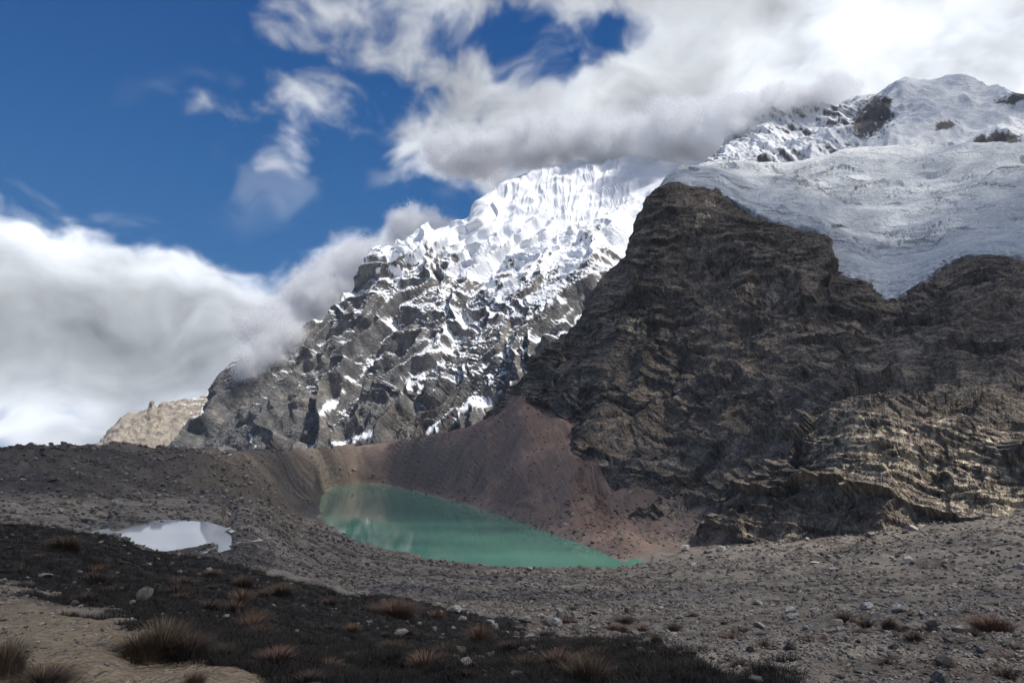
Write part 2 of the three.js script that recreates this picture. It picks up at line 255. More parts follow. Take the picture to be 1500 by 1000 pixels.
const inside = (poly, x, z) => { let c = false; for (let i = 0, j = poly.length - 1; i < poly.length; j = i++) { const [xi, zi] = poly[i], [xj, zj] = poly[j]; if (zi > z !== zj > z && x < (xj - xi) * (z - zi) / (zj - zi) + xi) c = !c; } return c; };
const zone = (pts) => pts.map(([px, py, r]) => { const p = r ? at(px, py, r) : onGround(px, py); return [p.x, p.z]; });
const heath = zone([[-300, 762, 60], [0, 772, 60], [160, 784, 60], [300, 806, 60], [370, 835], [440, 855], [520, 868], [640, 888], [760, 912], [900, 945], [1060, 985], [1060, 1100], [480, 1100], [470, 1000], [395, 968], [290, 948], [200, 930], [150, 905], [60, 880], [0, 835], [-300, 800]]);
const trail = zone([[-300, 870], [0, 880], [70, 885], [150, 908], [200, 935], [290, 952], [395, 972], [480, 1005], [520, 1150], [-300, 1150]]);
const edgeNoise = (x, z, s) => [x + fbm(x / s, 3, z / s, 3) * s * 0.7, z + fbm(x / s, 9, z / s + 5, 3) * s * 0.7];
const heathAt = (x, z) => { const r = Math.hypot(x, z), [a, b] = edgeNoise(x, z, 2.2); return inside(heath, a, b) || (x > -0.1 * r && r > 6 && r < 62 && fbm(x / 7 + 3, 1, z / 5, 3) > 0.2 + 0.25 * sstep(35, 60, r)); };
const trailAt = (x, z) => { const [a, b] = edgeNoise(x, z, 1.1); return inside(trail, a, b); };
{
  const { nu, R, vk } = G;
  const color = (x, y, z, nx, ny, nz, i, j) => {
    const r = R[j * nu + i], k = vk[j], a = G.az[i], lv = Math.log2(Math.max(0.5, r * 0.012)), l0 = Math.floor(lv), lt = lv - l0, sa = 2 ** l0, sb = sa * 2;
    const two = (F) => lt < 0.01 ? F(sa) : lerp(F(sa), F(sb), lt);                          // the grain is coarser far off, in steps of two
    const f = two((s) => fbm(x / s, s, z / s, 4, 0.65)), f2 = two((s) => fbm(x / (s * 5), 5, z / (s * 5), 3)), sp = two((s) => n3b(x / (s * 0.45), 2, z / (s * 0.45))), g4 = two((s) => fbm(x / (s * 4), 7, z / (s * 7), 4, 0.6));
    let c = mix3([0.18, 0.152, 0.124], [0.33, 0.287, 0.236], clamp(0.5 + f * 0.7 + f2 * 0.3));
    // brown low growth in patches over the gravel
    c = mix3(c, [0.1, 0.075, 0.055], 0.75 * sstep(0.0, 0.35, g4 + 0.15 * f));
    if (sp > 0.62 && r > 150) c = mix3(c, [0.42, 0.4, 0.37], 0.7);
    // the moraine wall: dark brown
    const mor = sstep(7.6, 8, k) * sstep(-0.2, -0.3, a);
    c = mix3(c, mix3([0.075, 0.058, 0.046], [0.17, 0.145, 0.12], clamp(0.45 + 0.9 * f + 0.4 * f2)), mor * 0.92);
    const inner = sstep(9.7, 10, k) * sstep(11.2, 10.9, k) * sstep(-0.17, -0.24, a) * sstep(-0.42, -0.34, a);
    c = mix3(c, mix3([0.17, 0.13, 0.095], [0.3, 0.25, 0.19], clamp(0.5 + n2((a * 1000 + 0.45 * r) / 10, r / 150) * 0.8)), inner * 0.8);
    const tal = sstep(9.95, 10.15, k) * sstep(-0.26, -0.14, a), red = sstep(0.32, 0.1, a);
    const fl = a * 1100 - 0.9 * r, run = n2(fl / 14, r / 40) * 0.2 + fbm(fl / 50, 2, r / 70, 3) * 0.5;
    c = mix3(c, mix3(mix3([0.12, 0.1, 0.085], [0.195, 0.126, 0.096], red), mix3([0.21, 0.18, 0.155], [0.34, 0.23, 0.176], red), clamp(0.45 + run * 0.9 + f * 0.45)), tal * 0.9);
    if (tal > 0.5 && sp > 0.7) c = mix3(c, [0.36, 0.33, 0.3], 0.6);
    if (r < 130) {
      if (trailAt(x, z)) c = mix3([0.165, 0.125, 0.08], [0.27, 0.212, 0.145], clamp(0.5 + f * 0.6 + f2 * 0.4));
      else if (heathAt(x, z)) c = mix3([0.012, 0.0105, 0.009], [0.03, 0.025, 0.02], clamp(0.4 + f * 0.8));
    } else if (r < 200 && a < -0.3) { c = mix3(c, [0.06, 0.046, 0.036], 0.8 * sstep(-0.4, 0.1, f2 + f * 0.4)); }
    return c;
  };
  const m = finish('ground', G, color, groundMat, null, 1 / 6); m.userData.kind = 'structure'; scene.add(m);
  // the ground goes on behind and beside the view
  const ring = new THREE.BufferGeometry(), v = [], ix = [], RR = [1.2, 6, 20, 60, 200, 800, 3000, 9500];
  const n = 64; for (let i = 0; i <= n; i++) { const a = 56 * D2R + (360 - 112) * D2R * i / n; for (const r of RR) v.push(Math.sin(a) * r, i === 0 || i === n ? groundAt(Math.sin(a) * r, -Math.cos(a) * r) : -1.75 - Math.min(60, r * 0.12), -Math.cos(a) * r); }
  for (let i = 0; i < n; i++) for (let k = 0; k < RR.length - 1; k++) { const a = i * RR.length + k, b = a + RR.length; ix.push(a, b, a + 1, b, b + 1, a + 1); }
  ring.setAttribute('position', new THREE.Float32BufferAttribute(v, 3)); ring.setAttribute('uv', new THREE.Float32BufferAttribute(v.filter((_, q) => q % 3 !== 1).map((q) => q / 6), 2)); ring.setIndex(ix); ring.computeVertexNormals();
  const m2 = new THREE.Mesh(ring, new THREE.MeshStandardMaterial({ color: new THREE.Color(0.16, 0.14, 0.12), roughness: 0.97, bumpMap: gravelBump, bumpScale: 0.12 })); m2.name = 'ground_beyond'; m2.userData.kind = 'structure'; m2.receiveShadow = true; scene.add(m2);
}

// ---------------------------------------------------------------- water
function waterSheet(name, pts, y, mat) {                            // pts: outline in x, z
  const s = new THREE.Shape(pts.map(([x, z]) => new THREE.Vector2(x, -z))), g = new THREE.ShapeGeometry(s); g.rotateX(-Math.PI / 2);
  const p = g.attributes.position, uv = new Float32Array(p.count * 2); for (let i = 0; i < p.count; i++) { uv[i * 2] = p.getX(i) / 30; uv[i * 2 + 1] = p.getZ(i) / 30; p.setY(i, 0); }
  g.setAttribute('uv', new THREE.BufferAttribute(uv, 2));
  const m = new THREE.Mesh(g, mat); m.position.y = y; m.name = name; m.userData.kind = 'structure'; m.receiveShadow = true; scene.add(m); return m;
}
const ripple = grain(512, [24, 60, 130], 1.3, 91);
const lakeMat = new THREE.MeshPhysicalMaterial({ color: new THREE.Color(0.145, 0.38, 0.265), roughness: 0.025, ior: 1.33, bumpMap: ripple, bumpScale: 0.004 });
const grow = (pts, k) => { const cx = pts.reduce((s, p) => s + p[0], 0) / pts.length, cz = pts.reduce((s, p) => s + p[1], 0) / pts.length; return pts.map(([x, z]) => { const d = Math.hypot(x - cx, z - cz); return [x + (x - cx) / d * k, z + (z - cz) / d * k]; }); };
const xz = ([a, r]) => [Math.sin(a) * r, -Math.cos(a) * r];
waterSheet('lake', grow([...lakeNear.map(([x, y]) => xz(L(x, y + 3, LAKE))), ...lakeFar.slice().reverse().map(([x, y]) => xz(L(x, y - 3, LAKE)))], 26), LAKE, lakeMat);
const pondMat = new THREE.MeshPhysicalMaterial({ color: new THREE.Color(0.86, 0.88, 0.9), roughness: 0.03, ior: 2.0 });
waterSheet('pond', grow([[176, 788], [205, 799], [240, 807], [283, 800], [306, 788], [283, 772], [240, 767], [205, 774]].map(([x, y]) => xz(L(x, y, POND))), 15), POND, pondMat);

function stream(name, pts, width) {                                 // a thread of water on the ground
  const c = new THREE.CatmullRomCurve3(pts.map(([px, py]) => onGround(px, py, 110))).getPoints(40), v = [], ix = [];
  c.forEach((p, i) => { const q = c[Math.min(i + 1, 40)], o = c[Math.max(0, i - 1)], dx = q.x - o.x, dz = q.z - o.z, l = Math.hypot(dx, dz) || 1, w = width * (0.6 + 0.8 * Math.abs(n2(i / 5, 3))); for (const e of [-1, 1]) { const x = p.x - dz / l * w * e, z = p.z + dx / l * w * e; v.push(x, Math.max(groundAt(x, z), groundAt(p.x, p.z)) + 0.06, z); } if (i) ix.push(i * 2 - 2, i * 2 - 1, i * 2, i * 2 - 1, i * 2 + 1, i * 2); });
  const g = new THREE.BufferGeometry(); g.setAttribute('position', new THREE.Float32BufferAttribute(v, 3)); g.setIndex(ix); g.computeVertexNormals();
  const m = new THREE.Mesh(g, pondMat); m.name = name; m.userData.kind = 'structure'; m.receiveShadow = true; scene.add(m);
}
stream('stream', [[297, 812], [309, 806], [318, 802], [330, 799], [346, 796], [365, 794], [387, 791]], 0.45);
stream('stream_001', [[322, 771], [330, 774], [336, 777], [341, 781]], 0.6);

// ---------------------------------------------------------------- the dark rock mountain
const nearLines = [
  [P(640, 690, 1080), P(690, 650, 1080), P(720, 645, 1020), P(760, 640, 938), P(820, 665, 850), P(845, 710, 720), P(880, 775, 600), P(950, 790, 560), P(1000, 790, 545), P(1060, 818, 490), P(1150, 812, 465), P(1300, 796, 450), P(1500, 770, 440), P(1900, 750, 430)],
  [P(640, 670, 1100), P(690, 640, 1100), P(720, 618, 1040), P(760, 604, 963), P(820, 612, 885), P(850, 650, 790), P(900, 700, 680), P(1000, 705, 630), P(1080, 690, 560), P(1180, 648, 525), P(1250, 606, 512), P(1350, 592, 505), P(1450, 602, 492), P(1550, 600, 485), P(1900, 590, 470)],
  [P(640, 660, 1110), P(690, 634, 1110), P(720, 612, 1060), P(760, 590, 988), P(820, 570, 925), P(870, 590, 850), P(930, 615, 790), P(1000, 610, 740), P(1080, 610, 680), P(1180, 585, 650), P(1250, 560, 635), P(1350, 555, 620), P(1450, 560, 600), P(1550, 560, 590), P(1900, 550, 570)],
  [P(640, 650, 1120), P(690, 629, 1120), P(720, 606, 1075), P(760, 575, 1013), P(820, 530, 965), P(870, 510, 920), P(930, 500, 890), P(1000, 470, 870), P(1080, 480, 830), P(1180, 490, 780), P(1250, 495, 745), P(1350, 480, 730), P(1450, 470, 720), P(1550, 465, 710), P(1900, 450, 690)],
  [P(640, 645, 1130), P(690, 627, 1130), P(705, 618, 1108), P(720, 602, 1085), P(760, 562, 1043), P(800, 517, 1015), P(850, 452, 985), P(880, 412, 985), P(920, 362, 985), P(932, 325, 985), P(945, 305, 980), P(962, 281, 980), P(985, 273, 980), P(1005, 277, 985), P(1030, 277, 985), P(1060, 288, 980), P(1085, 304, 970), P(1110, 318, 955), P(1150, 334, 930), P(1205, 347, 900), P(1222, 400, 865), P(1260, 414, 850), P(1300, 440, 830), P(1340, 422, 840), P(1370, 400, 850), P(1420, 376, 870), P(1500, 380, 870), P(1900, 380, 860)],
  (a, r, y) => a < 0.22 ? [r + 160, y - 110] : [r + 160, y - lerp(110, -30, sstep(0.22, 0.34, a))],
  (a, r, y) => [r + 500, y - 60],
];
const NM = loft({ az0: ray(660, 640)[0], az1: 50 * D2R, nu: 860, lines: nearLines, segs: [120, 60, 96, 130, 14, 8] });
const pale = [[1225, 640, 26], [1290, 665, 34], [1340, 660, 30], [1400, 645, 26], [1440, 730, 40], [1500, 735, 22], [940, 480, 22], [850, 560, 14], [870, 690, 26], [1110, 775, 10], [1030, 320, 16], [1045, 300, 12], [900, 470, 14], [1160, 780, 10], [1120, 430, 30]].map(([px, py, s]) => ({ px, py, s }));
const bedding = (x, y, z) => y + 0.16 * x + 10 * fbm(x / 170, y / 170, z / 170, 2) + 16 * facet(x / 95, y / 110, z / 95, 0.45) + 6 * facet(x / 33, y / 40, z / 33, 0.4);   // dips gently, offset along faults
displace(NM, (x, y, z, nx, ny, nz, i, j) => {
  const k = NM.vk[j], a = NM.az[i];
  const big = (ridged(x / 210, y / 260, z / 210, 3) - 0.45) * 30;
  const s = bedding(x, y, z);
  const bed = (w, sharp) => { const t = s / w, f = t - Math.floor(t); return Math.pow(1 - f, sharp); };
  const cliffy = sstep(-0.25, 0.3, fbm(x / 120 + 7, y / 90, z / 120, 3));
  const u = x + 5 * n3(x / 30, y / 30, z / 30), v = y + 5 * n3(x / 30 + 9, y / 30, z / 30), t = z + 5 * n3(x / 30, y / 30 + 5, z / 30);
  let d = big + 6 * (bed(36, 2.2) - 0.35) * (0.2 + cliffy) + 3.2 * (bed(13, 2) - 0.4) * (0.5 + 0.7 * cliffy) + 1.1 * (bed(4.6, 1.5) - 0.4);
  d += 9 * facet(u / 66, v / 60, t / 66, 0.7) + 3.2 * facet(u / 24, v / 24, t / 24, 0.7) + 1.2 * facet(u / 9, v / 9, t / 9, 0.6);
  d += (0.2 + cliffy) * 1.0 * (ridged(x / 12, y / 60, z / 12, 2, 0.5) - 0.5);                 // columns on the steep walls
  const lip = sstep(4.1, 3.3, k), foot = sstep(0, 0.35, k);
  return d * lerp(0.6, 1, lip) * lerp(0.5, 1, foot) * sstep(690, 760, 750 + FOCAL * Math.tan(a));
});
const palePts = pale.map(({ px, py, s }) => { // the point of the wall on that ray
  let best = 1e9, bp = null; const [a, t] = ray(px, py);
  for (let j = 0; j < NM.nv; j++) { const i = Math.round((a - NM.az0) / (NM.az1 - NM.az0) * (NM.nu - 1)), o = (j * NM.nu + i) * 3, r = Math.hypot(NM.pos[o], NM.pos[o + 2]), e = Math.abs(NM.pos[o + 1] / r - t); if (e < best) { best = e; bp = [NM.pos[o], NM.pos[o + 1], NM.pos[o + 2], s]; } }
  return bp;
});
const nearMountain = finish('rock_mountain', NM, (x, y, z, nx, ny, nz, i, j) => {
  const f = fbm(x / 40, y / 40, z / 40, 4, 0.6), f2 = fbm(x / 130 + 4, y / 90, z / 130, 3), fine = n3b(x / 5, y / 5, z / 5);
  const s = bedding(x, y, z);
  let c = mix3([0.15, 0.13, 0.112], [0.31, 0.268, 0.222], clamp(0.45 + f * 0.7 + f2 * 0.5));
  c = mix3(c, [0.1, 0.09, 0.082], 0.5 * sstep(0.15, 0.5, n3(s / 17, f2, 2) + 0.3 * fine));                      // dark beds
  c = mix3(c, [0.26, 0.235, 0.205], 0.35 * sstep(0.45, 0.75, n3(s / 3.1 + 9, x / 60, z / 60) + 0.2 * fine));        // thin pale beds
  // stains that run down the walls
  const st = n3(x / 7, y / 75, z / 7) + 0.5 * n3(x / 2.8, y / 40, z / 2.8);
  c = mix3(c, [0.075, 0.068, 0.063], 0.5 * sstep(0.3, 0.8, st));
  c = mix3(c, [0.3, 0.265, 0.21], 0.4 * sstep(0.45, 0.85, -st + 0.5 * f2));
  let pl = 0; for (const p of palePts) { const d = Math.hypot(x - p[0], (y - p[1]) * 1.0, z - p[2]) / (p[3] * 0.85); pl = Math.max(pl, 1.15 - d + 0.45 * f + 0.3 * fine); }
  c = mix3(c, mix3([0.36, 0.315, 0.24], [0.56, 0.5, 0.39], clamp(0.5 + fine * 0.4 - 0.4 * st)), 0.9 * sstep(0.2, 0.4, pl - 1.0 * sstep(0.0, 0.35, st) - 0.1));
  // patches of rubble
  c = mix3(c, mix3([0.14, 0.115, 0.095], [0.22, 0.19, 0.16], clamp(0.5 + fine * 0.6)), 0.7 * sstep(0.25, 0.5, fbm(x / 70, y / 22, z / 70 + 8, 3)));
  const sp = n3(x / 3.2, y / 2.6, z / 3.2); c = c.map((v) => v * (1 + 0.32 * fine + 0.28 * sp));
  const red = sstep(ray(900, 600)[0], ray(760, 600)[0], NM.az[i]) * sstep(1.6, 0.6, NM.vk[j]);
  return mix3(c, mix3([0.11, 0.075, 0.058], [0.19, 0.13, 0.1], clamp(0.5 + f)), 0.5 * red).map((v, n) => v * [1.43, 1.34, 1.24][n]);
}, rockMat, null, 1 / 230, 850);
nearMountain.userData.kind = 'structure'; scene.add(nearMountain);

// ---------------------------------------------------------------- the glacier on its shoulder
const margin = [P(965, 300, 1030), P(985, 274, 1010), P(1005, 276, 1000), P(1030, 278, 1000), P(1060, 290, 990), P(1085, 304, 975), P(1110, 318, 955), P(1150, 334, 930), P(1205, 348, 900), P(1214, 403, 860), P(1260, 416, 846), P(1300, 443, 824), P(1340, 425, 834), P(1370, 402, 846), P(1420, 378, 866), P(1500, 382, 866), P(1900, 382, 856)];
const glacierLines = [
  margin.map(([a, r, y]) => [a, r + 14, y - 14]),
  margin.map(([a, r, y]) => [a, r - 2, y + 3]),
  margin.map(([a, r, y]) => [a, r + 12, y + 13]),
  [P(965, 300, 1080), P(985, 270, 1060), P(1050, 268, 1080), P(1100, 285, 1060), P(1160, 300, 1060), P(1210, 318, 1040), P(1260, 345, 1010), P(1310, 355, 1000), P(1380, 330, 1020), P(1440, 315, 1030), P(1550, 310, 1030), P(1900, 305, 1030)],
  [P(965, 300, 1150), P(985, 270, 1150), P(1050, 256, 1250), P(1120, 260, 1290), P(1200, 265, 1300), P(1300, 272, 1290), P(1400, 262, 1290), P(1500, 255, 1300), P(1900, 250, 1300)],
  [P(965, 300, 1300), P(985, 270, 1300), P(1040, 250, 1480), P(1100, 246, 1560), P(1170, 242, 1620), P(1220, 232, 1640), P(1300, 217, 1640), P(1350, 216, 1630), P(1420, 220, 1600), P(1500, 214, 1600), P(1900, 205, 1600)],
  (a, r, y) => [r + 220, y + 10],
];
const GL = loft({ az0: ray(968, 300)[0], az1: 50 * D2R, nu: 520, lines: glacierLines, segs: [5, 8, 90, 90, 80, 8] });
displace(GL, (x, y, z, nx, ny, nz, i, j) => {
  const k = GL.vk[j], f = fbm(x / 220, y / 170, z / 220, 2, 0.4);
  const cr = 1 - Math.abs(n3(x / 120 + f * 0.8, y / 22, z / 120)), zone = sstep(0.02, 0.45, fbm(x / 230 + 3, 2, z / 230, 3) + 0.1);
  let d = f * 20 + fbm(x / 60, y / 36, z / 60, 2, 0.4) * 2.4 + zone * 2.2 * facet(x / 42, y / 16, z / 42, 0.8);
  d -= (0.3 + zone) * 9 * sstep(0.93, 0.99, cr) * sstep(-0.3, 0.2, n3(x / 90, 6, z / 90));                                                          // long crevasses across the flow
  const cf = (GL.R[j * GL.nu + i] + 55 * n3(x / 190, 2, z / 190) + 18 * n3(x / 60, 2, z / 60)) / 52, cw = Math.abs(cf - Math.round(cf)), open = sstep(-0.05, 0.4, fbm(x / 150 + Math.round(cf) * 3.7, 5, z / 150, 2));
  d -= open * 14 * sstep(0.11, 0.06, cw); d += open * 4 * sstep(0.3, 0.12, cw);
  d -= zone * 4 * sstep(0.92, 0.985, 1 - Math.abs(n3(x / 46, y / 12, z / 46 + 8)));
  d += zone * 5 * (0.5 - Math.abs(n3(x / 70, y / 14, z / 70 + 3)));
  return d * (k < 2 ? 0.25 : lerp(0.25, 1, sstep(2, 2.8, k))) + (k < 2 ? 3 * n3(x / 14, y / 10, z / 14) : 0);
});
const glacier = finish('glacier', GL, (x, y, z, nx, ny, nz, i, j) => {
  const f = fbm(x / 60, y / 40, z / 60, 4), d = n3(x / 90, y / 9, z / 90), k = GL.vk[j];
  let c = mix3([0.66, 0.69, 0.7], [0.8, 0.815, 0.82], clamp(0.5 + f));
  c = mix3(c, [0.42, 0.47, 0.5], 0.4 * sstep(0.45, 0.8, d + 0.3 * f));                            // dusty melt bands
  if (k < 2.2) c = mix3(c, [0.38, 0.45, 0.5], 0.5 * sstep(0, 0.4, n3(x / 12, y / 5, z / 12)));
  return c;
}, iceMat, null, 1 / 260, 1200);
glacier.userData.kind = 'structure'; scene.add(glacier);

// ---------------------------------------------------------------- the snow peak above the glacier
const peakLines = [
  [P(1000, 300, 1750), P(1100, 290, 1750), P(1300, 260, 1700), P(1500, 250, 1680), P(1900, 240, 1680)],
  [P(1000, 275, 1850), P(1060, 240, 1850), P(1150, 228, 1850), P(1220, 215, 1820), P(1262, 205, 1790), P(1300, 200, 1780), P(1380, 192, 1800), P(1440, 195, 1800), P(1500, 190, 1800), P(1900, 185, 1800)],
  [P(1000, 268, 1950), P(1040, 250, 1990), P(1070, 215, 2030), P(1130, 195, 2050), P(1200, 188, 2050), P(1262, 180, 1960), P(1290, 168, 1930), P(1330, 150, 1920), P(1400, 160, 1940), P(1450, 165, 1950), P(1500, 160, 1950), P(1900, 160, 1950)],
  [P(1000, 262, 2050), P(1040, 244, 2100), P(1070, 195, 2180), P(1110, 168, 2220), P(1170, 150, 2250), P(1230, 150, 2250), P(1262, 146, 2150), P(1290, 136, 2080), P(1312, 124, 2050), P(1326, 113, 2040), P(1350, 118, 2080), P(1385, 118, 2120), P(1412, 115, 2120), P(1440, 127, 2120), P(1475, 137, 2120), P(1520, 142, 2120), P(1900, 150, 2120)],
  (a, r, y) => [r + 260, y - 240],
];
const SP = loft({ az0: ray(1005, 260)[0], az1: 50 * D2R, nu: 420, lines: peakLines, segs: [24, 40, 60, 12] });
displace(SP, (x, y, z, nx, ny, nz, i, j) => {
  const k = SP.vk[j], a = SP.az[i], left = sstep(ray(1275, 180)[0], ray(1235, 180)[0], a), q = a * 2000 + 0.9 * y;
  const f = fbm(x / 150, y / 150, z / 150, 3);
  let d = (ridged(x / 240, y / 260, z / 240, 2, 0.3) - 0.5) * 34 + n3(x / 110, y / 110, z / 110) * 6 + (ridged(x / 80, y / 90, z / 80, 2, 0.4) - 0.5) * 9 + n3(x / 34, y / 34, z / 34) * 1.6;
  d += left * ((ridged(q / 70, y / 400, 1, 3) - 0.5) * 20 + (ridged(x / 30, y / 30, z / 30, 3) - 0.5) * 6);
  d += (1 - left) * ((0.5 - Math.abs(n3(a * 2000 / 34, y / 200, 2))) * 4 * sstep(0, 0.5, n3(x / 120, 3, z / 120)) + 1.2 * n3(x / 26, y / 26, z / 26));
  return d * lerp(1, 0.25, sstep(2.5, 2.95, k));
});
const rockSpots = [[1285, 165, 18, 26], [1272, 180, 18, 22], [1458, 210, 26, 14], [1480, 216, 14, 8], [1490, 143, 16, 8], [1385, 183, 12, 6], [1300, 150, 7, 12]].map(([px, py, w, h]) => { const p = at(px, py, 1880); return [p.x, p.y, w * 1.74, h * 1.74, ray(px, py)[0]]; });
const snowPeak = finish('snow_peak', SP, (x, y, z, nx, ny, nz, i, j) => {
  const a = SP.az[i], left = sstep(ray(1275, 180)[0], ray(1235, 180)[0], a), f = fbm(x / 30, y / 30, z / 30, 4, 0.6), q = a * 2000 + 0.9 * y;
  let rock = left * sstep(0.1, 0.3, n3(q / 34, y / 120, 4) * 0.6 + f * 0.7 - (ny - 0.6) * 1.2 - 0.42);
  const t = y / Math.hypot(x, z);
  for (const s of rockSpots) { const d = Math.hypot((a - s[4]) * 1880 / s[2], (t * 1880 - s[1]) / s[3]); rock = Math.max(rock, sstep(1.1, 0.95, d - 0.8 * f - 0.25 * n3b(x / 8, y / 8, z / 8))); }
  return mix3(mix3([0.76, 0.79, 0.82], [0.88, 0.89, 0.9], clamp(0.5 + f)), mix3([0.07, 0.065, 0.062], [0.15, 0.135, 0.125], clamp(0.5 + f)), rock);
}, iceMat, null, 1 / 300, 1900);
snowPeak.userData.kind = 'structure'; scene.add(snowPeak);

// ---------------------------------------------------------------- the far snow mountain
const farCrest = [P(235, 720, 2500), P(278, 672, 2500), P(297, 652, 2550), P(314, 618, 2600), P(328, 584, 2650), P(342, 552, 2680), P(350, 541, 2690), P(358, 550, 2690), P(370, 560, 2690), P(395, 535, 2680), P(415, 515, 2650), P(432, 505, 2620), P(455, 488, 2600), P(480, 471, 2600), P(505, 450, 2610), P(522, 428, 2620), P(540, 395, 2640), P(557, 368, 2660), P(572, 368, 2680), P(600, 352, 2700), P(640, 337, 2720), P(670, 328, 2740), P(688, 320, 2750), P(696, 300, 2760), P(716, 284, 2780), P(745, 269, 2800), P(770, 257, 2820), P(850, 240, 2860), P(920, 232, 2800), P(1000, 240, 2650), P(1080, 240, 2500), P(1200, 240, 2400)];
const farLines = [
  [P(235, 720, 2250), P(450, 690, 2050), P(650, 672, 1850), P(800, 660, 1700), P(1000, 600, 1600), P(1200, 560, 1600)],
  [P(235, 710, 2300), P(300, 664, 2250), P(370, 655, 2150), P(450, 648, 2080), P(550, 640, 1990), P(650, 615, 1900), P(750, 560, 1830), P(850, 500, 1780), P(1000, 430, 1720), P(1200, 430, 1720)],
  [P(235, 705, 2350), P(290, 650, 2350), P(345, 620, 2320), P(420, 600, 2250), P(480, 580, 2220), P(550, 550, 2180), P(650, 520, 2120), P(750, 460, 2080), P(850, 410, 2050), P(1000, 360, 2000), P(1200, 360, 2000)],
  [P(235, 702, 2420), P(280, 655, 2450), P(345, 575, 2500), P(420, 560, 2430), P(480, 530, 2400), P(550, 470, 2390), P(650, 430, 2380), P(750, 375, 2390), P(850, 340, 2400), P(920, 320, 2380), P(1000, 300, 2300), P(1200, 300, 2200)],
  farCrest,
  (a, r, y) => [r + 350, y - 330],
];
const FM = loft({ az0: ray(236, 660)[0], az1: ray(1120, 300)[0], nu: 900, lines: farLines, segs: [10, 104, 136, 158, 10] });
displace(FM, (x, y, z, nx, ny, nz, i, j) => {
  const a = FM.az[i], k = FM.vk[j], w = fbm(x / 260, y / 260, z / 260, 3);
  const q = a * 2500 - 0.62 * y + 150 * w;
  const top = sstep(640, 860, y + 120 * w) * sstep(ray(600, 300)[0], ray(720, 300)[0], a);
  const rib = (l, ph) => 1 - 2.2 * Math.abs(n2(q / l + ph, y / (l * 8)));                    // ribs and couloirs down the fall line
  let d = rib(280, 0) * 46 * (1 - 0.6 * top) + (1 - 0.75 * top) * (rib(130, 5) * 13 + rib(60, 9) * 4 + rib(26, 3) * 2);
  const fx = x + 9 * n3(x / 60, y / 60, z / 60), fy = y + 9 * n3(x / 60 + 9, y / 60, z / 60), fz = z + 9 * n3(x / 60, y / 60 + 5, z / 60);
  d += (1 - top * 0.92) * (5 * facet(fx / 80, fy / 120, fz / 80, 0.6) + 2.6 * facet(fx / 34, fy / 46, fz / 34, 0.5) + 1.6 * facet(fx / 15, fy / 18, fz / 15, 0.5) + (ridged(x / 22, y / 14, z / 22, 3, 0.6) - 0.5) * 4.5 + 1.1 * n3(x / 6, y / 5, z / 6));
  d *= 1 - 0.45 * top; d += top * (((0.5 - Math.abs(n2((a * 2600 - 0.12 * y + 14 * n3(x / 90, y / 120, z / 90)) / 19, y / 260))) * 5 + (0.5 - Math.abs(n2((a * 2600 - 0.1 * y) / 46 + 3, y / 400))) * 7) * sstep(690, 780, 750 + FOCAL * Math.tan(a)) * sstep(960, 900, 750 + FOCAL * Math.tan(a)) + fbm(x / 170, y / 110, z / 170, 2) * 16);
  return d * (k > 3.7 ? lerp(1, 0.45, sstep(3.7, 4, k)) : 1);
});
// snow lies in the couloirs and fields that the mountain shows, and on its ledges
const couloirs = [[[705, 455], [672, 488], [640, 520], [610, 556], 17], [[560, 520], [520, 548], [490, 585], [478, 604], 4.5], [[712, 588], [686, 596], [660, 612], [632, 628], 9], [[735, 385], [722, 400], [705, 430], [700, 455], 12], [[880, 360], [840, 395], [800, 430], [765, 465], 8], [[800, 350], [765, 400], [735, 450], [700, 505], 6], [[640, 395], [610, 430], [585, 465], [560, 500], 6], [[380, 652], [372, 645], [368, 638], [366, 632], 2.5], [[470, 640], [466, 648], [460, 655], [455, 660], 5], [[560, 634], [540, 640], [520, 644], [490, 652], 4]]
  .map((c) => ({ w: c[4], pts: c.slice(0, 4).map(([px, py]) => ray(px, py)) }));
const segDist = (u, v, [ax, ay], [bx, by]) => { const t = clamp(((u - ax) * (bx - ax) + (v - ay) * (by - ay)) / ((bx - ax) ** 2 + (by - ay) ** 2)); return Math.hypot(u - lerp(ax, bx, t), v - lerp(ay, by, t)); };
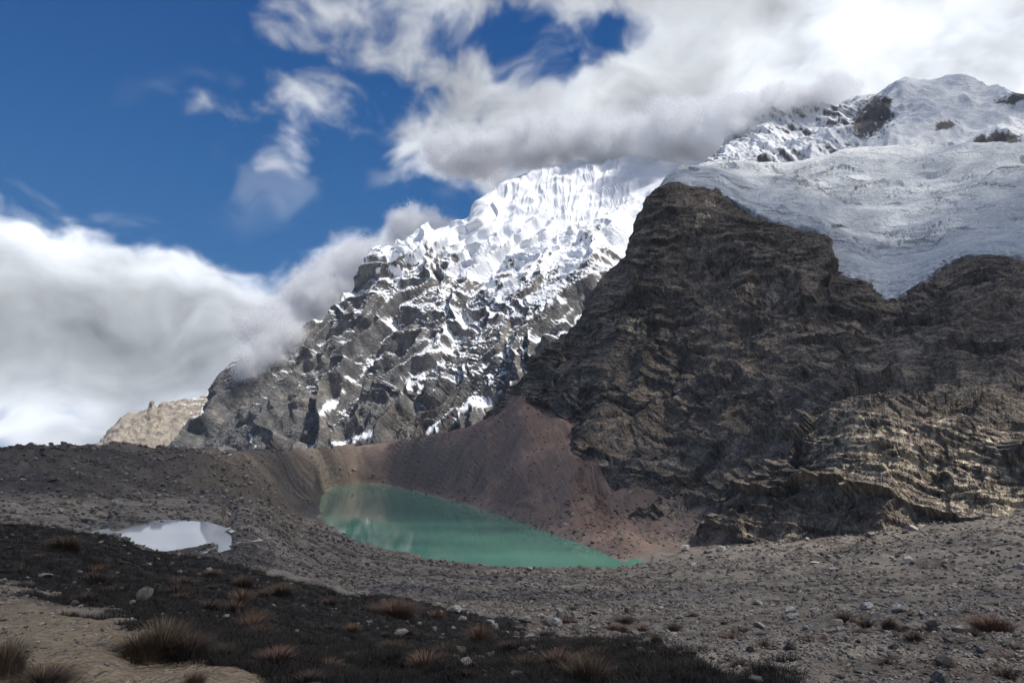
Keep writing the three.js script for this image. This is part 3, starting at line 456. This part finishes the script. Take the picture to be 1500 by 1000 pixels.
const farMountain = finish('snow_mountain', FM, (x, y, z, nx, ny, nz, i, j) => {
  const a = FM.az[i], r = Math.hypot(x, z), t = y / r, f = fbm(x / 38, y / 38, z / 38, 4, 0.62), f2 = fbm(x / 160, y / 160, z / 160 + 4, 3), fine = n3b(x / 9, y / 9, z / 9), q = a * 2500 - 0.62 * y;
  let c = mix3([0.085, 0.086, 0.09], [0.24, 0.228, 0.215], clamp(0.42 + f * 0.55 + f2 * 0.5 + 0.3 * fine));
  c = mix3(c, [0.28, 0.24, 0.205], 0.4 * sstep(0.1, 0.5, f2 + 0.3 * f));
  c = mix3(c, [0.07, 0.07, 0.073], 0.6 * sstep(0.2, 0.6, n3(q / 16, y / 140, 6) + 0.3 * fine));
  const right = sstep(ray(560, 400)[0], ray(760, 400)[0], a), line = 400 - 150 * right + 190 * f2;   // where snow begins to lie
  const hi = (y - line) / 260, lie = hi * 0.62 + (ny - 0.58) * 2.3 + f * 0.32 + fine * 0.12 - FM.D[j * FM.nu + i] * 0.0035;
  let sn = sstep(0.0, 0.1, lie + (y < line - 220 ? -0.45 : 0));
  sn = Math.max(sn, sstep(0.95, 1.15, hi + f * 0.6));
  for (const cl of couloirs) { let d = 9; for (let n = 0; n < 3; n++) d = Math.min(d, segDist(a, t, cl.pts[n], cl.pts[n + 1])); sn = Math.max(sn, sstep(1.15, 0.85, d * FOCAL / cl.w - 0.55 * f)); }
  const cliff = sstep(0.35, 0.2, ny + f * 0.1) * sstep(0.95, 0.7, hi); sn *= 1 - cliff;
  return sn > 0.5 ? [...mix3([0.8, 0.83, 0.86], [0.9, 0.9, 0.91], clamp(0.5 + f)), 1] : [...c.map((v) => v * 1.45), 0];
}, farRockMat, null, 1 / 290, 2400, snowMat);
farMountain.userData.kind = 'structure'; scene.add(farMountain);

// ---------------------------------------------------------------- tan ridge far down the valley, and a dome beyond it
const ridgeLines = [
  [P(60, 720, 3300), P(400, 720, 3300)], [P(60, 690, 3450), P(150, 668, 3450), P(230, 645, 3500), P(300, 630, 3550), P(400, 620, 3600)],
  [P(60, 690, 3800), P(115, 668, 3800), P(135, 653, 3800), P(158, 634, 3820), P(178, 614, 3850), P(200, 604, 3850), P(216, 596, 3850), P(223, 587, 3850), P(229, 598, 3850), P(238, 590, 3850), P(260, 586, 3850), P(290, 583, 3850), P(310, 572, 3850), P(325, 560, 3850), P(345, 545, 3850), P(400, 520, 3850)],
  (a, r, y) => [r + 400, y - 250]];
const RD = loft({ az0: ray(70, 660)[0], az1: ray(395, 660)[0], nu: 240, lines: ridgeLines, segs: [20, 90, 10] });
displace(RD, (x, y, z, nx, ny, nz, i, j) => { const q = RD.az[i] * 3700 - 1.3 * y; return (ridged(q / 120, y / 200, 3, 4) - 0.5) * 26 + (ridged(x / 50, y / 50, z / 50, 3) - 0.5) * 16; });
const ridge = finish('tan_ridge', RD, (x, y, z, nx, ny, nz, i, j) => {
  const f = fbm(x / 60, y / 40, z / 60, 4, 0.6), a = RD.az[i], t = y / Math.hypot(x, z);
  let c = mix3([0.2, 0.175, 0.15], [0.42, 0.36, 0.28], clamp(0.55 + f));
  let sn = sstep(0.2, 0.45, f + sstep(ray(270, 600)[0], ray(330, 560)[0], a) * 0.5 + (ny - 0.7));
  sn = Math.max(sn * 0.8 * sstep(ray(240, 600)[0], ray(300, 560)[0], a), sstep(1.2, 0.8, segDist(a, t, ray(330, 562), ray(308, 571)) * FOCAL / 7 - 0.3 * f));
  return mix3(c, [0.86, 0.87, 0.88], sn);
}, farMat);
ridge.userData.kind = 'structure'; scene.add(ridge);
{
  const ds = loft({ az0: ray(-200, 660)[0], az1: ray(110, 660)[0], nu: 90, lines: [[P(-200, 700, 6200), P(110, 700, 6200)], [P(-200, 656, 7000), P(-60, 654, 7000), P(0, 658, 7000), P(30, 654, 7000), P(52, 650, 7000), P(72, 656, 7000), P(110, 668, 7000)], (a, r, y) => [r + 800, y - 200]], segs: [20, 6] });
  displace(ds, (x, y, z) => (ridged(x / 200, y / 200, z / 200, 3) - 0.5) * 40);
  const m = finish('distant_hill', ds, (x, y, z) => mix3([0.3, 0.26, 0.22], [0.6, 0.58, 0.55], clamp(0.5 + fbm(x / 150, y / 80, z / 150, 3))), farMat); m.userData.kind = 'structure'; scene.add(m);
}

// ---------------------------------------------------------------- clouds: swarms of flakes, thin at the edge
const cloudMat = new THREE.MeshPhysicalMaterial({ color: new THREE.Color(0.95, 0.955, 0.965), roughness: 1, transmission: 0.5, thickness: 0, specularIntensity: 0, side: THREE.DoubleSide });
cloudMat.thickness = 0;
const puffOf = (n, f0, f1) => {                                                // a soft ball of flakes 1 m to 2 m across, 36 m wide at half density
  const p = new Float32Array(n * 9), gs = () => (rnd() + rnd() + rnd() + rnd() - 2) * 0.87;
  for (let k = 0; k < n; k++) {
    const x = gs() * 26, y = gs() * 22, z = gs() * 26, s = lerp(f0, f1, rnd()), ax = new THREE.Vector3(gs(), gs(), gs()).normalize(), bx = new THREE.Vector3(gs(), gs(), gs()).cross(ax).normalize();
    for (let c = 0; c < 3; c++) { const u = Math.cos(c * 2.0944) * s, v = Math.sin(c * 2.0944) * s; p[k * 9 + c * 3] = x + ax.x * u + bx.x * v; p[k * 9 + c * 3 + 1] = y + ax.y * u + bx.y * v; p[k * 9 + c * 3 + 2] = z + ax.z * u + bx.z * v; }
  }
  const g = new THREE.BufferGeometry(); g.setAttribute('position', new THREE.BufferAttribute(p, 3)); return g;
};
const finePuff = puffOf(850, 0.62, 1.1), coarsePuff = puffOf(260, 1.15, 2.0);
function cloud(name, label, blobs, count, s0, s1, scale = 160, erode = 0.75, puff = finePuff) {      // blobs: [x, y, z, rx, ry, rz]
  const vol = blobs.map((b) => b[3] * b[4] * b[5]), tot = vol.reduce((a, b) => a + b, 0), m = new THREE.InstancedMesh(puff, cloudMat, count), o = new THREE.Object3D();
  let n = 0, tries = 0;
  while (n < count && tries++ < count * 80) {
    let w = rnd() * tot, bi = 0; while (w > vol[bi] && bi < vol.length - 1) { w -= vol[bi]; bi++; }
    const b = blobs[bi], u = rnd() * 2 - 1, v = rnd() * 2 - 1, q = rnd() * 2 - 1, l2 = u * u + v * v + q * q; if (l2 > 1) continue;
    const x = b[0] + u * b[3], y = b[1] + v * b[4], z = b[2] + q * b[5];
    const d = 1 - l2 + erode * fbm(x / scale, y / (scale * 0.7), z / scale, 4, 0.55) - 0.4; if (d < 0 || rnd() > d * 2.2) continue;
    o.position.set(x, y, z); o.rotation.set(rnd() * 6, rnd() * 6, rnd() * 6); o.scale.setScalar(lerp(s0, s1, rnd())); o.updateMatrix(); m.setMatrixAt(n++, o.matrix);
  }
  m.count = n; m.name = name; tag(m, label, 'cloud', null, 'stuff'); scene.add(m); return m;
}
const B = (px, py, r, rx, ry, rz) => { const p = at(px, py, r); return [p.x, p.y, p.z, rx, ry, rz]; };
cloud('cloud', 'thick white cloud resting on the crest of the snow mountain', [B(690, 226, 2950, 240, 95, 240), B(790, 212, 2850, 270, 110, 230), B(900, 208, 2800, 290, 120, 240), B(1000, 200, 2650, 280, 125, 260), B(1060, 195, 2500, 170, 90, 260)], 2700, 0.8, 1.5);
cloud('cloud_004', 'thin veil of cloud trailing over the ridge beside the snow peak', [B(1090, 180, 2150, 150, 85, 120), B(1150, 155, 2150, 150, 70, 120), B(1210, 140, 2150, 130, 55, 120)], 700, 0.5, 0.9);
cloud('cloud_001', 'grey white cloud clinging behind the ragged ridge of the snow mountain', [B(620, 345, 3100, 190, 100, 350), B(540, 390, 3050, 200, 120, 350), B(470, 435, 3000, 190, 130, 350), B(410, 485, 2900, 150, 110, 350)], 1900, 0.8, 1.5);
cloud('cloud_002', 'small grey cloud drifting before the dark jagged spur', [B(372, 535, 2450, 60, 75, 160), B(398, 510, 2450, 70, 60, 160), B(425, 490, 2500, 70, 55, 160)], 300, 0.6, 1.2, 70);
// the cloud deck that keeps the valley and the near mountain in shade
cloud('cloud_003', 'broad cloud deck above the valley, shading the lake and moraine', [[250, 950, -100, 700, 130, 600], [700, 980, -450, 800, 140, 600], [0, 1050, -620, 560, 110, 480], [1300, 1380, -550, 650, 160, 560], [350, 1080, -700, 420, 110, 330], [720, 1350, -720, 450, 130, 330], [1050, 1020, -250, 520, 130, 450], [200, 1260, -850, 400, 100, 330], [-225, 1520, -1460, 330, 100, 220], [450, 950, 200, 600, 130, 350], [1700, 1950, -1200, 450, 120, 350]], 170, 5, 7, 500, 0.35, coarsePuff);

// ---------------------------------------------------------------- stones and boulders
const stoneGeo = [];
for (let k = 0; k < 9; k++) {
  const pts = [], flat = [0.75, 0.6, 0.85][k % 3];
  for (let n = 0; n < 15; n++) { const v = new THREE.Vector3(rnd() - 0.5, rnd() - 0.5, rnd() - 0.5).normalize(); pts.push(new THREE.Vector3(v.x * (0.8 + 0.3 * rnd()), v.y * flat * (0.8 + 0.3 * rnd()), v.z * (0.6 + 0.35 * rnd())).multiplyScalar(0.5)); }
  const g = new ConvexGeometry(pts), lo = new THREE.Box3().setFromPoints(pts).min.y; g.translate(0, -lo - 0.16 * flat, 0); g.deleteAttribute('normal'); g.computeVertexNormals();
  const u = new Float32Array(g.attributes.position.count * 2); for (let i = 0; i < u.length / 2; i++) { u[i * 2] = g.attributes.position.getX(i) + g.attributes.position.getY(i); u[i * 2 + 1] = g.attributes.position.getZ(i) - g.attributes.position.getY(i); } g.setAttribute('uv', new THREE.BufferAttribute(u, 2));
  stoneGeo.push(g);
}
const stoneTex = (() => { const t = grain(256, [6, 18, 50, 110], 1.9, 55), d = t.image.data; for (let i = 0; i < d.length; i++) if (i % 4 < 3) d[i] = 120 + d[i] * 0.53; t.colorSpace = THREE.SRGBColorSpace; return t; })();
const stoneMats = [[0.62, 0.565, 0.49], [0.47, 0.425, 0.365], [0.35, 0.3, 0.25], [0.74, 0.71, 0.65]].map((c) => new THREE.MeshStandardMaterial({ color: new THREE.Color(...c), roughness: 0.95, map: stoneTex, bumpMap: rockBump, bumpScale: 0.03 }));
let boulderNo = 0;
function boulder(p, w, h, label, group, mat = 0, turn = rnd() * 6.28, lean = 0, depth = 1) {
  const m = new THREE.Mesh(stoneGeo[boulderNo % 9], stoneMats[mat]); m.name = boulderNo ? 'boulder_' + String(boulderNo).padStart(3, '0') : 'boulder'; boulderNo++;
  m.position.copy(p); m.scale.set(w, h * 1.25, w * depth); m.rotation.set(lean * 0.5, turn, lean); tag(m, label, 'boulder', group); scene.add(m); return m;
}
const pxSize = (p, n) => Math.hypot(p.x, p.y, p.z) * n / FOCAL;       // how many metres n pixels of the photograph are there
for (const [px, py, w, h, mat, label, lean = 0, depth = 1] of [
  [205, 880, 22, 30, 1, 'upright grey slab leaning in the dark heath before the pond', -0.5, 0.5], [351, 902, 7, 20, 3, 'thin pale stone standing on end in the dark heath', 0.1, 0.6], [330, 906, 13, 7, 3, 'small white block lying beside the thin standing stone', 0.35],
  [62, 703, 40, 18, 1, 'large grey boulder half sunk in the side of the brown moraine'], [125, 766, 26, 13, 1, 'grey boulder at the foot of the moraine near the pond'], [22, 762, 20, 10, 0, 'pale grey boulder beside a tan one at the moraine foot'], [14, 770, 28, 9, 2, 'tan flat boulder beside a pale one at the moraine foot'],
  [146, 946, 22, 9, 0, 'pale flat stone on the edge of the tan trail by the tussock'], [65, 847, 20, 7, 3, 'white flat stone at the edge of the dark heath above the scattered stones'], [587, 932, 26, 14, 0, 'pale block lying on the dark heath below the tussock'], [718, 962, 20, 12, 3, 'small white block on the dark heath where it meets gravel'], [768, 912, 26, 13, 1, 'long grey boulder in the line of rocks at the heath edge'],
  [1398, 940, 30, 16, 0, 'wide pale boulder lying beneath a taller one on the gravel'], [1404, 926, 22, 14, 0, 'pale pointed boulder stacked behind a wide one on the gravel'], [1227, 916, 24, 12, 1, 'grey boulder in the rubble next to reddish growth'], [1110, 1000, 30, 12, 0, 'broad pale slab at the edge of the dark growth patch'], [757, 992, 26, 14, 3, 'white rounded block deep in the dark heath']]) {
  const p = onGround(px, py); boulder(p, pxSize(p, w), pxSize(p, h), label, null, mat, 0.4 + 0.5 * rnd(), lean, depth);
}
const lots = [                                                       // where they lie, how many, a pixel of the photograph, sizes in its pixels
  ['on the grey gravel slope beside the heath', 'on the gravel slope', 130, () => [lerp(640, 1500, rnd()), lerp(885, 1000, Math.pow(rnd(), 1.2))], [9, 28]],
  ['lying in the black heath before the pond', 'in the heath', 70, () => [lerp(0, 800, rnd()), lerp(815, 990, rnd())], [5, 15]],
  ['on the flank of the brown moraine above the pond', 'on the moraine', 40, () => [lerp(0, 440, rnd()), lerp(668, 760, rnd())], [4, 12]],
  ['in the rubble at the foot of the dark cliff', 'under the cliff', 50, () => [lerp(1000, 1500, rnd()), lerp(775, 845, rnd())], [6, 17]],
  ['at the far shore of the green lake', 'on the lake shore', 34, () => { const x = lerp(480, 900, rnd()), k = clamp((x - 520) / 400); return [x, lerp(704, 806, k * k * 0.35 + k * 0.65) - 12 * rnd()]; }, [3, 8]],
];
const tones = ['pale', 'grey', 'tan', 'white'], shapes = ['angular boulder', 'flat slab', 'blocky boulder'];
for (const [label, group, n, where, [s0, s1]] of lots) for (let k = 0; k < n; k++) {
  const [px, py] = where(), p = onGround(px, py); if (p.y < LAKE + 0.3 && Math.hypot(p.x, p.z) > 300) continue;
  const big = Math.pow(rnd(), 1.9), w = pxSize(p, lerp(s0, s1, big)), mat = [0, 0, 1, 3, 2, 3][Math.floor(rnd() * 6)], sh = Math.floor(rnd() * 3), size = big > 0.45 ? 'large' : big > 0.12 ? 'middling' : 'small';
  boulder(p, w, w * [0.7, 0.4, 0.85][sh] * lerp(0.85, 1.1, rnd()), size + ' ' + tones[mat] + ' ' + shapes[sh] + ' ' + label, size + ' ' + tones[mat] + ' boulders ' + group, mat, rnd() * 6.28, (rnd() - 0.5) * 0.5);
}
function scatter(name, label, category, geo, mat, n, place) {          // place() -> [x, z, width, height, tint] or nothing
  const m = new THREE.InstancedMesh(geo, mat, n), o = new THREE.Object3D(), c = new THREE.Color(); let k = 0;
  for (let q = 0; q < n * 4 && k < n; q++) { const a = place(); if (!a) continue; o.position.set(a[0], groundAt(a[0], a[1]) - (a[5] ?? 0), a[1]); o.rotation.set((rnd() - 0.5) * 0.4, rnd() * 6.28, (rnd() - 0.5) * 0.4); o.scale.set(a[2], a[3], a[2] * lerp(0.7, 1, rnd())); o.updateMatrix(); m.setMatrixAt(k, o.matrix); m.setColorAt(k, c.setRGB(...a[4])); k++; }
  m.count = k; m.name = name; tag(m, label, category, null, 'stuff'); scene.add(m); return m;
}
const white = new THREE.MeshStandardMaterial({ color: 0xffffff, roughness: 0.96, map: stoneTex });
const polar = (a0, a1, r0, r1) => { const a = lerp(a0, a1, rnd()), r = r0 * Math.pow(r1 / r0, rnd()); return [Math.sin(a) * r, -Math.cos(a) * r, r, a]; };
const stoneTint = () => { const t = lerp(0.17, 0.6, Math.pow(rnd(), 1.5)), w = 0.73 + 0.09 * rnd(); return [t * 1.04, t * (w + 0.14), t * w]; };
for (let v = 0; v < 3; v++) scatter(v ? 'gravel_00' + v : 'gravel', ['loose grey gravel and stones over the valley floor', 'coarse pale rubble on the slope and the moraine', 'mixed brown and grey stones on the open ground'][v], 'gravel', stoneGeo[v * 3], white, 26000, () => {
  const [x, z, r, a] = polar(-0.72, 0.72, 4, 620); if (r < 130 && heathAt(x, z) && rnd() < 0.93) return; if (r < 40 && trailAt(x, z) && rnd() < 0.75) return; const y = groundAt(x, z); if (y < LAKE + 0.2 || (y < POND + 0.12 && a < -0.33 && r > 140 && r < 230)) return;
  if (fbm(x / 14, 3, z / 14, 3) + rnd() * 0.7 < 0.2) return;
  const w = r * lerp(0.0016, 0.0095, Math.pow(rnd(), 2.8)); return [x, z, w, w * lerp(0.5, 0.85, rnd()), stoneTint()];
});
scatter('rubble', 'broken rock fallen on the red brown scree and the moraine walls', 'rubble', stoneGeo[4], white, 16000, () => {
  const [x, z, r, a] = polar(-0.7, 0.6, 330, 1350), y = groundAt(x, z); if (y < LAKE + 0.3) return; const w = r * lerp(0.0012, 0.005, Math.pow(rnd(), 3)); return [x, z, w, w * 0.7, mix3(stoneTint(), [0.16, 0.12, 0.095], 0.55)];
});

// ---------------------------------------------------------------- tussock grass and heath
function tussockGeo(blades, spread, curve, thin = 0.016) {
  const v = [], col = [], ix = [];
  for (let k = 0; k < blades; k++) {
    const a = rnd() * 6.283, d = Math.sqrt(rnd()) * 0.36, lean = d * spread + 0.25 * rnd(), h = lerp(0.35, 1, rnd()) * (1 - 0.9 * d), w = thin * lerp(0.7, 1.3, rnd()), cx = Math.cos(a), sz = Math.sin(a), t = lerp(0.55, 1.35, rnd()), b = v.length / 3;
    for (let s = 0; s < 3; s++) { const f = s / 2.2, hx = d + lean * Math.pow(f, curve) * 0.75, hw = w * (1 - f * 0.6); for (const e of [-1, 1]) { v.push(cx * hx - sz * hw * e, h * f * (1 - 0.15 * f), sz * hx + cx * hw * e); col.push(t, t * (0.96 + 0.06 * f), t * 0.94); } }
    v.push(cx * (d + lean), h * 0.93, sz * (d + lean)); col.push(t, t, t * 0.9);
    for (let s = 0; s < 2; s++) { const q = b + s * 2; ix.push(q, q + 1, q + 2, q + 1, q + 3, q + 2); } ix.push(b + 4, b + 5, b + 6);
  }
  const g = new THREE.BufferGeometry(); g.setAttribute('position', new THREE.Float32BufferAttribute(v, 3)); g.setAttribute('color', new THREE.Float32BufferAttribute(col, 3)); g.setIndex(ix); g.computeVertexNormals(); return g;
}
const tussocks = [tussockGeo(1100, 0.7, 2.6, 0.0055), tussockGeo(1000, 0.85, 2.2, 0.0055), tussockGeo(900, 0.5, 2.6, 0.0055)], smallTussocks = [tussockGeo(330, 1.0, 2.1, 0.011), tussockGeo(300, 1.2, 1.8, 0.011), tussockGeo(260, 0.8, 2.2, 0.012)], tuft = [tussockGeo(26, 1.6, 1.5), tussockGeo(20, 2.0, 1.3)];
const grassMats = [[0.115, 0.08, 0.053], [0.085, 0.057, 0.042], [0.15, 0.112, 0.075], [0.155, 0.095, 0.07], [0.07, 0.05, 0.038]].map((c) => new THREE.MeshStandardMaterial({ color: new THREE.Color(...c), vertexColors: true, roughness: 0.95, side: THREE.DoubleSide }));
let tussockNo = 0;
function tussock(px, py, w, h, mat, label, group, pt) {
  const p = pt ?? onGround(px, py), m = new THREE.Mesh((pt ? smallTussocks : tussocks)[tussockNo % 3], grassMats[mat]); m.name = tussockNo ? 'grass_tussock_' + String(tussockNo).padStart(3, '0') : 'grass_tussock'; tussockNo++;
  m.position.copy(p); m.position.y -= 0.02; m.scale.set(pxSize(p, w) * 0.9, pxSize(p, h) * 0.95, pxSize(p, w) * 0.9); m.rotation.y = rnd() * 6.28; tag(m, label, 'tussock', group); scene.add(m); return m;
}
for (const [px, py, w, h, mat, label] of [
  [205, 962, 80, 46, 0, 'wide brown grass tussock beside the trail, one end of a joined clump'], [238, 955, 62, 62, 2, 'tall tan tussock rising in the middle of the trailside clump'], [275, 962, 70, 46, 1, 'dark brown tussock closing the trailside clump towards the heath'],
  [5, 990, 58, 62, 0, 'tall brown tussock on the corner of the trail'], [60, 1000, 80, 28, 1, 'low dark tussock spreading in front of the tall corner one'], [285, 1003, 34, 26, 0, 'small brown tussock sprouting from the tan trail'], [92, 808, 52, 28, 1, 'broad brown tussock on the heath between the pond and the moraine foot'],
  [580, 904, 66, 34, 3, 'reddish brown tussock on the rim of the dark heath'], [705, 945, 46, 42, 3, 'reddish tall tussock among white stones'], [962, 944, 24, 22, 1, 'round dark tussock alone on the gravel'], [1303, 922, 26, 20, 1, 'round dark tussock among pale boulders'], [1455, 925, 66, 26, 3, 'long reddish tussock beside the stacked pale boulders'], [862, 1003, 70, 60, 0, 'tall brown tussock at the gravel edge of the heath'], [410, 872, 42, 22, 0, 'brown tussock on the heath rim above the stream'], [355, 858, 30, 20, 0, 'small brown tussock next to the stream bend']]) tussock(px, py, w, h, mat, label);
for (let k = 0; k < 120; k++) { const px = lerp(-20, 900, rnd()), py = lerp(815, 1000, rnd()), p = onGround(px, py); if (!heathAt(p.x, p.z)) continue; const w = lerp(14, 44, Math.pow(rnd(), 1.5)) * lerp(0.6, 1.3, (py - 815) / 185), kind = Math.floor(rnd() * 4); tussock(px, py, w, w * lerp(0.45, 0.8, rnd()), [1, 4, 4, 3][kind], (w > 30 ? 'broad ' : 'small ') + ['brown', 'dark', 'dark', 'reddish'][kind] + ' grass tussock growing in the black heath', (w > 30 ? 'broad ' : 'small ') + ['brown', 'dark', 'dark', 'reddish'][kind] + ' tussocks in the heath', p); }
for (let k = 0; k < 70; k++) { const px = lerp(720, 1510, rnd()), py = lerp(892, 1000, rnd()), p = onGround(px, py); if (heathAt(p.x, p.z)) continue; const w = lerp(10, 34, Math.pow(rnd(), 1.6)), kind = Math.floor(rnd() * 3), lk = (w > 20 ? 'spreading ' : 'little ') + ['dark', 'reddish', 'dark'][kind]; tussock(px, py, w, w * lerp(0.35, 0.6, rnd()), [1, 3, 1][kind], lk + ' tussock between the stones of the gravel slope', lk + ' tussocks on the gravel', p); }
const tuftMat = new THREE.MeshStandardMaterial({ color: 0xffffff, vertexColors: true, roughness: 0.95, side: THREE.DoubleSide });
for (let v = 0; v < 2; v++) scatter(v ? 'heath_001' : 'heath', ['near black low heath covering the slope before the pond', 'brown withered sprigs mixed into the low heath'][v], 'heath', tuft[v], tuftMat, 22000, () => {
  const [x, z, r] = polar(-0.72, 0.5, 4.2, 75); if (!heathAt(x, z)) return; const w = lerp(0.1, 0.26, rnd()) * lerp(0.7, 1.9, r / 75), t = lerp(0.6, 1.3, rnd()); return [x, z, w, w * lerp(0.5, 0.9, rnd()), v ? [0.021 * t, 0.0155 * t, 0.012 * t] : [0.0115 * t, 0.0095 * t, 0.008 * t], 0.02];
});
scatter('withered_growth', 'patches of withered brown growth over the gravel flats', 'ground cover', tuft[1], tuftMat, 20000, () => {
  const [x, z, r] = polar(-0.7, 0.72, 9, 420); if (r < 130 && heathAt(x, z)) return; if (r < 40 && trailAt(x, z)) return; if (groundAt(x, z) < (r > 140 && r < 230 && x < -50 ? POND + 0.2 : LAKE + 0.3)) return; if (fbm(x / 18, 8, z / 30, 3) < 0.08) return;
  const w = r * lerp(0.004, 0.009, rnd()), t = lerp(0.6, 1.3, rnd()); return [x, z, w, w * lerp(0.3, 0.55, rnd()), [0.085 * t, 0.06 * t, 0.043 * t], 0.02];
});

scene.fog = new THREE.FogExp2(new THREE.Color(0.8, 0.9, 1.0), 3.2e-5);
renderer.render(scene, camera);
